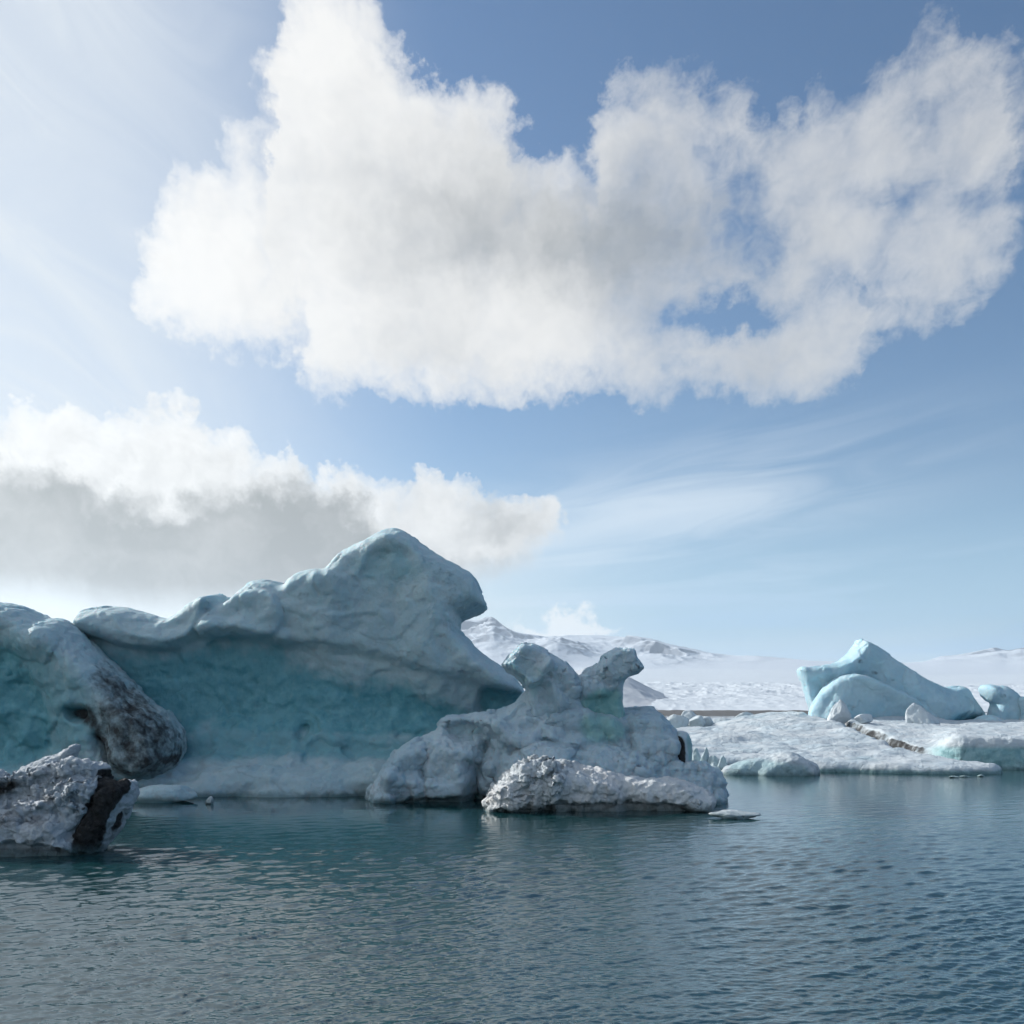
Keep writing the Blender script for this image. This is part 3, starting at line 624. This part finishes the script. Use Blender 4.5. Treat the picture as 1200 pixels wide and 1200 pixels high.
def up_mask(v, at):
    px = CX + v[:, 0] / v[:, 1] * F
    at['teal'] = 0.9 * sm(v[:, 2], 1.7, 1.1) * sm(px, 1070, 1110)
    at['dirt'] = 0.30 * sm(fbm(v / 1.5, 4, 87), 0.1, 0.5) + 0.80 * sm(sdf_poly(v[:, 0], v[:, 1], chaikin(up_plan, 2)), 0.62, 0.40) * sm(px, 1122, 1060) * (0.75 + 0.25 * sm(fbm(v / 1.2 + 3, 3, 88), -0.4, 0.2))  # random grit; along the crack wall its shadow painted in as dark colour
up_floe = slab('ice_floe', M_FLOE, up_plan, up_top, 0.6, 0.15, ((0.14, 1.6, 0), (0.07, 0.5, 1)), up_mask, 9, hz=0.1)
tag(up_floe, 'thicker snowy floe slab behind the dark crack, with a blue-grey cut edge', 'ice floe')

blue = bpy.data.objects.new('iceberg', None); COL.objects.link(blue); blue.location = (34, 88, 0)
tag(blue, 'pale blue iceberg with two pointed crests behind the snowy floe', 'iceberg')
blue_out = [(952, 880), (958, 842), (951, 826), (946, 805), (940, 790), (939, 782), (939, 782), (948, 783), (962, 781), (985, 777), (999, 765), (1008, 750), (1008, 750), (1019, 756), (1040, 768), (1060, 783), (1085, 798), (1106, 806), (1124, 803), (1132, 805), (1137, 819), (1148, 832), (1152, 846), (1160, 880)]
part('rear_crest', M_BLUE, 88.0, blue_out, 1.0, 2.2, 0.35, 0.10,
     relief=[([(1020, 800), (1150, 815), (1170, 900), (1000, 900)], 1.2, 60, 4), ([(930, 770), (956, 778), (962, 810), (968, 850), (930, 850)], -0.8, 22, 3), ([(1110, 840), (1155, 835), (1150, 880), (1105, 880)], -1.2, 16, 4), ([(945, 805), (970, 790), (985, 800), (960, 840)], -0.8, 12, 4)],
     masks={'teal': [([(1105, 838), (1150, 832), (1150, 870), (1110, 870)], 22, 0.8, 5), ([(940, 780), (1000, 770), (1060, 790), (1140, 830), (1000, 830)], 40, 0.25, 10)],
            'dirt': [([(1003, 772), (1010, 771), (1012, 777), (1004, 778)], 4, 0.48, 2), ([(1020, 785), (1032, 786), (1030, 792), (1020, 790)], 5, 0.48, 2), ([(1042, 794), (1052, 795), (1050, 800), (1042, 799)], 5, 0.46, 2), ([(1054, 836), (1062, 833), (1064, 842), (1055, 842)], 5, 0.44, 2), ([(968, 776), (982, 773), (980, 779), (970, 780)], 4, 0.46, 2)]},
     noise=((0.14, 4.0, 0), (0.14, 2.2, 3), (0.06, 1.6, 2), (0.02, 0.4, 0)), seed=10, zmin=0.3, parent=blue, creases=[([(1007, 755), (1040, 790), (1100, 830)], 0.8, 40), ([(940, 783), (975, 800), (1000, 770)], 0.6, 20)])
front_out = [(945, 890), (952, 845), (951, 832), (960, 818), (972, 803), (985, 793), (998, 790), (1012, 791), (1030, 798), (1050, 808), (1075, 822), (1100, 840), (1110, 890)]
part('front_crest', M_BLUE, 86.0, front_out, 1.0, 1.8, 0.35, 0.09,
     relief=[([(990, 795), (1100, 840), (1100, 890), (990, 890)], -0.5, 60, 6), ([(940, 850), (960, 812), (990, 785), (992, 800), (975, 830), (970, 850)], -0.7, 18, 3)],
     masks={'teal': [([(975, 820), (1060, 815), (1110, 850), (975, 860)], 40, 0.3, 10)], 'dirt': [([(994, 828), (1004, 826), (1004, 832), (996, 834)], 5, 0.5, 2), ([(1058, 826), (1064, 826), (1062, 830)], 4, 0.46, 2)]},
     noise=((0.24, 3.0, 0), (0.10, 2.2, 3), (0.04, 1.0, 2), (0.02, 0.35, 0)), seed=11, zmin=0.3, parent=blue, creases=[([(985, 793), (978, 820), (968, 845)], 0.6, 18), ([(1000, 791), (1040, 806), (1080, 826)], 0.5, 14)])
arch = bpy.data.objects.new('iceberg', None); COL.objects.link(arch); arch.location = (42, 86, 0)
tag(arch, 'small blue-grey iceberg with a hooked head beside the two-crested blue one', 'iceberg')
part('hooked_head', M_BLUE, 86.0, [(1158, 870), (1160, 842), (1162, 832), (1165, 824), (1158, 822), (1152, 812), (1151, 805), (1156, 802), (1162, 804), (1176, 804), (1186, 810), (1193, 815), (1195, 830), (1192, 840), (1188, 870)], 1.3, 1.6, 0.7, 0.1,
     relief=[([(1150, 798), (1172, 800), (1168, 822), (1150, 822)], 0.5, 8, 3)], masks={'dirt': [([(1170, 812), (1182, 812), (1180, 820), (1170, 820)], 5, 0.46, 2)]}, noise=((0.15, 1.5, 0), (0.05, 0.5, 0)), seed=12, zmin=0.3, parent=arch)
part('low_ridge', M_BLUE, 85.0, [(1132, 890), (1136, 852), (1148, 840), (1160, 836), (1175, 842), (1188, 850), (1195, 838), (1190, 820), (1196, 816), (1206, 822), (1216, 840), (1240, 855), (1280, 870), (1290, 900)], 1.6, 2.0, 0.8, 0.11,
     masks={'teal': [([(1140, 850), (1240, 860), (1240, 890), (1140, 890)], 20, 0.4, 5)]}, noise=((0.2, 1.6, 0), (0.06, 0.5, 0)), seed=13, zmin=0.3, parent=arch)

low_blue = berg('ice_floe', M_FLOE, 57.6, [(836, 960), (842, 906), (850, 899), (862, 894), (878, 890), (895, 887), (912, 882), (924, 880), (936, 883), (947, 890), (956, 895), (958, 903), (959, 960)], 1.0, 1.0, 0.7, 0.08,
     relief=[([(890, 895), (930, 880), (960, 900), (960, 960), (880, 960)], 0.5, 14, 4)], masks={'teal': [([(850, 890), (890, 886), (920, 894), (960, 900), (960, 960), (840, 960)], 14, 0.55, 5)], 'dirt': [([(948, 890), (960, 894), (960, 906), (950, 904)], 5, 0.4, 2)]},
     noise=((0.14, 1.0, 0), (0.06, 0.4, 1)), seed=14)
tag(low_blue, 'small pale green floe with a rounded hump lying before the snowy floe', 'ice floe')

# ---- loose pieces of ice
def chunk(name, mat, loc, size, seed, label, group=None, rz=0.0, sub=4, taper=0.0, amp=0.16, teal=0.0, dirt=0.0, cat='ice chunk', cuts=5, lean=0.0):
    import bmesh
    rng = np.random.default_rng(seed)
    bm = bmesh.new(); bmesh.ops.create_icosphere(bm, subdivisions=sub, radius=1.0)
    v = np.array([w.co[:] for w in bm.verts]); f = np.array([[l.index for l in p.verts] for p in bm.faces]); bm.free()
    for c in range(cuts):
        n = rng.normal(size=3); n /= np.linalg.norm(n); o = rng.uniform(0.45, 0.8)
        dd = v @ n - o; v = v - np.where(dd > 0, dd, 0)[:, None] * n * 0.9
    v = v * (1 + amp * fbm(v * 1.6 + seed, 3, seed))[:, None] + amp * 0.35 * (fbm(v * 5 + seed * 3, 3, seed + 3)[:, None]) * v
    tz = np.clip((v[:, 2] + 1) / 2, 0, 1)
    v[:, 0] *= 1 - taper * tz; v[:, 1] *= 1 - taper * tz; v[:, 0] += lean * tz
    v = v * np.array(size) * 0.5; v[:, 2] += size[2] * 0.32
    o = mesh_obj(name, v, f, mat, None, {'teal': np.full(len(v), teal), 'dirt': np.full(len(v), dirt), 'rough': np.zeros(len(v))})
    o.location = loc; o.rotation_euler = (0, 0, rz); tag(o, label, cat, group); return o
def gp(px, Y, z=0.0): return ((px - CX) / F * Y, Y, z)
S = lambda px, Y: px / F * Y
chunk('ice_cone', M_FLOE, gp(984, 81, 2.3), (2.7, 1.7, 2.7), 21, 'small white ice cone at the left foot of the blue crests', taper=0.7, cuts=7, amp=0.28, cat='ice cone')
chunk('ice_cone', M_FLOE, gp(1084, 80, 2.2), (3.3, 2.2, 2.5), 22, 'pale rounded ice cone against the lower slope of the blue crests', taper=0.5, cuts=4, lean=-0.5, teal=0.2, amp=0.2, cat='ice cone')
chunk('ice_block', M_FLOE, gp(1013, 79, 2.7), (1.5, 1.2, 0.8), 23, 'flat white ice block between the two ice cones', cat='ice block')
chunk('ice_cake', M_FLOE, gp(862, 34.9, -0.02), (1.75, 0.9, 0.42), 24, 'thin white ice cake drifting alone on the water to the right', amp=0.3, teal=0.15, cat='ice cake')
chunk('ice_slab', M_MAIN, gp(196, 41.0, -0.05), (2.9, 1.4, 0.95), 25, 'smooth pale ice slab at the foot of the huge iceberg', amp=0.15, cuts=4, cat='ice slab')
chunk('ice_bit', M_FLOE, gp(247, 40.0, -0.02), (0.52, 0.4, 0.4), 26, 'tiny white pointed ice bit beside the smooth pale slab', taper=0.5, cat='ice chunk')
chunk('ice_slab', M_DIRTY, gp(8, 31.0, -0.2), (2.6, 1.8, 2.3), 27, 'smooth white ice hump behind the dirt-banded near berg', taper=0.35, cuts=2, amp=0.1, cat='ice slab')
for i, (px, Y, w, hgt, ln, lab) in enumerate(((816, 60.2, 1.2, 2.0, .1, 'tallest upright blue ice shard beside the banded end of the grey iceberg'), (826, 59.6, 1.0, 1.8, .2, 'pointed blue ice shard second from the banded end of the grey iceberg'),
        (836, 59.2, 1.0, 1.55, -.1, 'pointed blue ice shard third from the banded end of the grey iceberg'), (845, 58.9, .9, 1.3, .2, 'shortest pointed blue ice shard, last of its row towards the snowy floe'),
        (822, 58.6, 1.6, .95, 0, 'wider broken ice lump below the jagged blue shards'), (836, 57.9, 1.3, .7, 0, 'lower small ice lump below the shards, touching the pale green floe'))):
    chunk('ice_shard', M_FLOE, gp(px, Y, -0.1), (w, 0.9, hgt), 40 + i, lab, 'ice shards at the floe end' if i < 4 else 'broken lumps below the shards', taper=0.45, teal=0.45, lean=ln, amp=0.26, cuts=8)
for i, (px, Y, w, hgt, lab) in enumerate(((792, 88, 2.4, 1.6, 'broad white ice block half hidden by the shoulder of the grey iceberg'), (806, 90, 2.0, 1.9, 'tallest white ice block above the banded end of the grey iceberg'),
        (816, 89, 1.6, 1.4, 'small white ice block just right of the tallest back-edge block'), (828, 90, 2.0, 1.2, 'low white ice block right of the small one above the blue shards'),
        (846, 91, 2.6, 1.0, 'wide flat ice block standing alone against the dark shore'), (872, 92, 2.2, .9, 'flat ice block on the back edge above the pale green floe'),
        (905, 91, 2.4, .9, 'long low ice block at the middle of the back edge of the snowy floe'), (925, 90, 1.8, .9, 'small ice block second left of the blue iceberg'), (938, 88, 1.6, .9, 'small ice block touching the left side of the blue iceberg'))):
    chunk('ice_block', M_FLOE, gp(px, Y, 2.05 if px < 860 else 2.7), (w, 1.3, hgt), 60 + i, lab, 'ice blocks along the back edge of the floe', teal=0.25, cat='ice block')
for i, (px, Y, w, lab) in enumerate(((1118, 54.6, .55, 'small dark ice bit afloat off the snowy floe, left of three'), (1132, 54.9, .7, 'largest of three ice bits afloat off the snowy floe'), (1150, 55.4, .4, 'smallest of three ice bits afloat off the snowy floe'))):
    chunk('ice_bit', M_FLOE, gp(px, Y, -0.02), (w, .4, .16), 80 + i, lab, 'bits afloat off the floe edge', teal=0.4)

# ---- the near dirty berg at the left
near_out = [(-90, 1060), (-90, 905), (-40, 905), (0, 909), (20, 906), (38, 905), (60, 897), (84, 894), (100, 891), (110, 892), (118, 897), (120, 910), (126, 915), (142, 912), (150, 914), (157, 922), (157, 932), (150, 950), (140, 966), (128, 980), (114, 992), (100, 1060)]
near = berg('iceberg', M_DIRTY, 27.0, near_out, 0.8, 1.1, 0.45, 0.042,
     relief=[([(-100, 900), (110, 890), (120, 905), (60, 925), (0, 950), (-100, 960)], -0.7, 30, 6), ([(20, 960), (90, 960), (85, 1060), (-90, 1060), (-90, 975)], 0.4, 16, 6), ([(118, 915), (125, 915), (95, 975), (80, 985)], -0.25, 8, 3),
             ([(-100, 985), (110, 985), (110, 1060), (-100, 1060)], -0.35, 5, 3)],
     masks={'dirt': [([(112, 900), (124, 896), (132, 906), (152, 910), (158, 922), (144, 938), (132, 952), (122, 975), (116, 990), (110, 1010), (78, 1010), (84, 985), (92, 962), (102, 940), (112, 922)], 6, 1.0, 7), ([(142, 950), (150, 953), (140, 968), (128, 978)], 4, 0.95, 2),
                     ([(-90, 912), (10, 910), (40, 914), (20, 930), (-10, 948), (-90, 985)], 22, 0.85, 14), ([(40, 930), (60, 925), (74, 938), (50, 950)], 14, 0.6, 10), ([(-90, 905), (60, 896), (118, 890), (116, 925), (60, 940), (-90, 960)], 30, 0.42, 10), ([(-20, 950), (40, 948), (70, 962), (30, 972), (-20, 970)], 12, 0.5, 10), ([(-90, 992), (120, 992), (120, 1030), (-90, 1030)], 4, 0.55, 3)],
            'rough': [([(-100, 895), (120, 885), (130, 930), (70, 960), (-100, 960)], 20, 1.0, 8)]},
     noise=((0.15, 1.0, 0), (0.08, 0.6, 3), (0.07, 0.4, 1), (0.05, 0.16, 1), (0.02, 0.07, 0)), seed=15, crag=0.2)
tag(near, 'nearest small iceberg with black dirt bands across rough white ice', 'iceberg')
tip = berg('ice_fragment', M_DIRTY, 28.0, [(14, 930), (20, 908), (28, 898), (40, 892), (56, 886), (72, 882), (80, 876), (88, 871), (93, 871), (92, 880), (86, 888), (84, 898), (70, 912), (60, 930)], 0.5, 0.5, 0.3, 0.032,
     masks={'rough': [([(10, 930), (20, 890), (95, 865), (95, 900), (60, 930)], 10, 0.6)]}, noise=((0.06, 0.5, 0), (0.03, 0.16, 1), (0.012, 0.06, 0)), seed=16, zmin=1.2)
tag(tip, 'pointed white ice fragment lying on the dirt-banded near berg', 'ice fragment')

# ---------------------------------------------------------------- far shore, glacier and mountains
def interp(x, pts):
    p = np.array(pts, float); return np.interp(x, p[:, 0], p[:, 1])
def smooth_line(x, pts, s=6):
    return (interp(x - s, pts) + interp(x, pts) * 2 + interp(x + s, pts)) / 4
def sheet(name, mat, px, Y, zf, kind='structure', rocky=None):
    PX, YY = np.meshgrid(px, Y, indexing='ij'); X = (PX - CX) / F * YY
    Z = zf(PX, X, YY)
    v = np.stack([X.ravel(), YY.ravel(), Z.ravel()], 1); n, m = PX.shape
    i = np.arange((n - 1))[:, None] * m + np.arange(m - 1)[None]
    q = np.stack([i, i + m, i + m + 1, i + 1], -1).reshape(-1, 4)
    return tag(mesh_obj(name, v, q, mat, None, {'rock': rocky(PX, YY).ravel()} if rocky else None), kind=kind)
def snow_mat(name, snow=(0.52, 0.58, 0.65), rock=(0.21, 0.245, 0.30), lo=0.80, hi=0.93, sc=0.01):
    m, nt = new_mat(name); g = nt.n('ShaderNodeNewGeometry'); P = V(nt, nt.n('ShaderNodeTexCoord').outputs['Object'])
    nz = nt.sep(V(nt, g.outputs['Normal']))[2]
    n = nt.noise(P, sc, 8, 0.65)
    rk = V(nt, nt.n('ShaderNodeAttribute', attribute_name='rock').outputs['Fac'])
    c = nt.mix(nt.sstep(nz + (n - 0.5) * 0.45 - rk * 0.30, lo, hi), rock, snow)
    b = nt.n('ShaderNodeBsdfPrincipled'); nt.put(b.inputs['Base Color'], c); b.inputs['Roughness'].default_value = 0.8; b.inputs['Specular IOR Level'].default_value = 0.2
    finish(nt, b); return m
def P3(X, Y, s, z=0.0): return np.stack([X.ravel() / s, Y.ravel() / s, np.full(X.size, z)], 1)
SKY9 = [(-900, 765), (-300, 752), (200, 735), (450, 728), (540, 726), (560, 728), (576, 722), (590, 735), (602, 742), (640, 746), (700, 743), (740, 746), (762, 749), (790, 757), (830, 765), (900, 770), (940, 774), (1000, 778), (1060, 778), (1085, 776), (1100, 771), (1125, 767), (1150, 761), (1166, 757), (1180, 762), (1200, 758), (1240, 752), (1320, 764), (1500, 768), (2000, 772)]
GL = [(600, 834), (640, 832), (700, 829), (900, 820), (1300, 809), (2000, 801), (3000, 796), (4200, 790), (5500, 784), (9000, 784)]
def row2z(row, Y): return CH + (HZ - row) / F * Y
def glacier_z(PX, X, Y):
    r = interp(Y, GL) + 3.0 * np.sin(PX / 170.0 + 1.0) * sm(Y, 900, 3000)
    z = row2z(r, Y)
    cre = fbm(np.stack([X.ravel() / 38, Y.ravel() / 85, np.zeros(X.size)], 1), 4, 91, 0.6, ridge=True).reshape(X.shape)
    z = z + cre * Y / 900 * 3.2 * sm(Y, 620, 760) * sm(Y, 2600, 1500)
    z = z - 14 * sm(PX, 990, 700) * sm(Y, 800, 610)
    return z + 6 * fbm(P3(X, Y, 400), 3, 93).reshape(X.shape) * sm(Y, 800, 2500)
px_far = np.concatenate([np.linspace(-900, 420, 160), np.linspace(423, 1260, 700), np.linspace(1268, 2000, 120)])
glacier = sheet('glacier', snow_mat('glacier_ice', snow=(0.54, 0.60, 0.66), rock=(0.24, 0.31, 0.37), lo=0.80, hi=0.97, sc=0.02), px_far, np.geomspace(585, 5600, 260), glacier_z)
def mountain_z(PX, X, Y):
    base = row2z(interp(Y, GL), Y) - 6
    sky = row2z(smooth_line(PX, SKY9), 9000)
    t = np.clip((Y - 5000) / 4000, 0, 1)
    z = base + (sky - base) * (t ** 1.15) - 40 * sm(Y, 4900, 4400)
    rid = fbm(P3(X, Y, 900, 2.0), 6, 95, 0.55, ridge=True).reshape(X.shape)
    crag = np.zeros_like(X)
    for c, w, y0, wy, a in ((575, 45, 7000, 900, 260), (650, 40, 6000, 600, 110), (782, 40, 6800, 900, 230), (850, 60, 7600, 700, 60), (1150, 60, 7400, 900, 250), (1215, 50, 6800, 800, 240), (940, 60, 8000, 600, 80), (380, 140, 7000, 900, 200), (100, 200, 7000, 900, 220)):
        crag += a * np.exp(-((PX - c) / w) ** 2 - ((Y - y0) / wy) ** 2)
    z = z + crag * (0.25 + 0.9 * rid) + 40 * rid * sm(Y, 5200, 6500) * sm(Y, 9300, 8600)
    z = np.where(Y > 9000, sky - (Y - 9000) * 0.25, z)
    lim = row2z(smooth_line(PX, SKY9) + 1.5 - 3.5 * rid * sm(Y, 8800, 7800), Y)
    return np.minimum(z, lim)
sheet('mountains', snow_mat('mountain_snow', lo=0.78, hi=0.96, sc=0.006), px_far, np.concatenate([np.linspace(4400, 9000, 280), np.linspace(9050, 9800, 12)]), mountain_z,
      rocky=lambda PX, YY: sum(w * np.exp(-((PX - c) / s_) ** 2) for c, s_, w in ((1150, 45, 1.0), (1205, 40, 0.9), (782, 38, 0.28), (570, 40, 0.22), (940, 40, 0.25))) * sm(YY, 6200, 7200))
HILL = [(430, 826), (560, 812), (640, 795), (690, 782), (720, 787), (737, 793), (762, 806), (786, 818), (812, 828), (840, 834)]
def hill_z(PX, X, Y):
    s = row2z(smooth_line(PX, HILL, 4), 1000); base = row2z(interp(Y, GL), Y) - 5; b0 = row2z(interp(1000.0, GL), 1000)
    t = np.clip(1 - np.abs(Y - 1000) / 330, 0, 1)
    rid = fbm(P3(X, Y, 45, 6.0), 5, 97, 0.55, ridge=True).reshape(X.shape)
    return base + np.maximum(s - b0 + 5, 0) * t + rid * 2.6 * t * (1 - t) * 4
sheet('snow_hill', snow_mat('hill_snow', snow=(0.46, 0.50, 0.55), lo=0.62, hi=0.92, sc=0.06), np.linspace(430, 845, 260), np.linspace(665, 1335, 140), hill_z)
def shore_mat():
    m, nt = new_mat('gravel'); P = V(nt, nt.n('ShaderNodeTexCoord').outputs['Object'])
    c = nt.mix(nt.noise(P, 0.5, 6, 0.7), (0.05, 0.054, 0.057), (0.12, 0.125, 0.13))
    b = nt.n('ShaderNodeBsdfPrincipled'); nt.put(b.inputs['Base Color'], c); b.inputs['Roughness'].default_value = 0.9
    finish(nt, b); return m
def shore_z(PX, X, Y):
    t = np.clip(np.minimum((Y - 380) / 70, (600 - Y) / 30), 0, 1)
    return -0.6 + (1.5 + 0.9 * fbm(P3(X, Y, 18), 4, 99).reshape(X.shape)) * np.sqrt(t) * sm(PX, 1010, 930) * 1.15
sheet('shore', shore_mat(), np.linspace(-700, 1010, 600), np.linspace(379, 601, 60), shore_z)

# ---------------------------------------------------------------- water
def water():
    rng = np.random.default_rng(5)
    rows = np.concatenate([np.linspace(1290, 905, 640), np.linspace(904, 840, 140)[0:], [836, 832, 829.5, 828.2, 827.6, 827.36]])
    Y = 4.0 * F / (rows - HZ)
    Y = np.concatenate([[2.0, 5.0, 8.0], Y])
    azs = np.tan(np.concatenate([np.linspace(R(-75), R(-32), 20), np.linspace(R(-31), R(31), 760), np.linspace(R(32), R(75), 20)]))
    TT, YY = np.meshgrid(azs, Y, indexing='ij'); X = TT * YY
    dY = np.gradient(Y)[None, :] * np.ones_like(X); dX = np.abs(YY) * R(62) / 760
    Z = np.zeros_like(X)
    x, y = X.ravel(), YY.ravel()
    gust = fbm(np.stack([x / 9.0, y / 14.0, np.zeros(x.size)], 1), 3, 55).reshape(X.shape)
    px = CX + TT * F
    calm = sm(YY + gust * 5.0, 39, 27) * (1 - sm(px, 620, 760)) + sm(px, 620, 760) * sm(YY + gust * 6, 50, 26) * 0.75
    calm = (0.10 + 0.90 * calm) * (0.75 + 0.45 * gust)
    comp = []
    for i in range(96):
        lam = 0.055 * (1.1 / 0.055) ** (rng.random() ** 1.25)
        th = rng.normal(math.radians(14), math.radians(23)) + math.pi / 2
        comp.append((lam, th, rng.uniform(0, 2 * math.pi)))
    for lam, th, ph in comp:
        k = 2 * math.pi / lam; s = 0.056 * (1.0 if lam < 0.45 else 0.5)
        eff = np.maximum(dY * abs(math.sin(th)) * 1.0, dX * abs(math.cos(th)))
        Z += np.where(eff < lam, s / k * sm(lam / np.maximum(eff, 1e-6), 2.0, 4.0), 0) * np.sin(k * (math.cos(th) * X + math.sin(th) * YY) + ph)
    Z *= calm * sm(YY, 200, 90) * sm(np.abs(TT), 0.75, 0.62) * sm(YY, 5, 9)
    v = np.stack([x, y, Z.ravel()], 1); n, m = X.shape
    i = np.arange(n - 1)[:, None] * m + np.arange(m - 1)[None]
    q = np.stack([i, i + m, i + m + 1, i + 1], -1).reshape(-1, 4)
    # the rest of the lagoon, behind and beside the viewer
    c0 = len(v); xm, ym = azs[-1] * Y[0], Y[0]; xe, ye = azs[-1] * Y[-1], Y[-1]
    e = np.array([[-xm, ym, 0], [xm, ym, 0], [xe, ye, 0], [xe, -300, 0], [-xe, -300, 0], [-xe, ye, 0]])
    v = np.concatenate([v, e]); q = np.concatenate([q, np.array([[c0, c0 + 4, c0 + 3, c0 + 1], [c0 + 1, c0 + 3, c0 + 2, c0 + 2], [c0, c0 + 5, c0 + 4, c0 + 4]])[:1]])
    m_, nt = new_mat('lagoon_water'); P = V(nt, nt.n('ShaderNodeTexCoord').outputs['Object'])
    px_, py_, pz_ = nt.sep(P)
    st = nt.xyz(px_ * 0.42, py_)
    b = nt.n('ShaderNodeBsdfPrincipled')
    lf = nt.noise(P, 0.05, 3, 0.5)
    nt.put(b.inputs['Base Color'], nt.mix(lf, (0.007, 0.038, 0.045), (0.012, 0.056, 0.064)))
    b.inputs['Roughness'].default_value = 0.025; b.inputs['IOR'].default_value = 2.25
    n1 = nt.noise(st, 5.5, 4, 0.55); n2 = nt.noise(st, 17.0, 3, 0.6)
    bp = nt.n('ShaderNodeBump'); bp.inputs['Strength'].default_value = 1.0; bp.inputs['Distance'].default_value = 1.0
    amp = nt.sstep(py_ + (lf - 0.5) * 16.0, 37.0, 29.0, 0.0012, 0.015).max(nt.sstep(px_ / py_, 0.02, 0.14) * 0.008)
    nt.put(bp.inputs['Height'], (n1 * 1.0 + n2 * 0.30) * amp)
    finish(nt, b, bp.outputs[0])
    return tag(mesh_obj('water', v, q, m_), kind='structure')
water()

# ---------------------------------------------------------------- the air: pale, even haze round everything
def haze():
    v = np.array([[x, y, z] for x in (-16000, 16000) for y in (-2000, 17000) for z in (-70, 900)], float)
    q = np.array([[0, 1, 3, 2], [4, 6, 7, 5], [0, 4, 5, 1], [2, 3, 7, 6], [0, 2, 6, 4], [1, 5, 7, 3]])
    m, nt = new_mat('air'); vol = nt.n('ShaderNodeVolumePrincipled')
    vol.inputs['Color'].default_value = (0.80, 0.91, 1.0, 1); vol.inputs['Density'].default_value = 5e-5; vol.inputs['Anisotropy'].default_value = 0.45
    out = nt.n('ShaderNodeOutputMaterial'); nt.t.links.new(vol.outputs[0], out.inputs['Volume'])
    tag(mesh_obj('haze', v, q, m, smooth=False), kind='stuff')
haze()
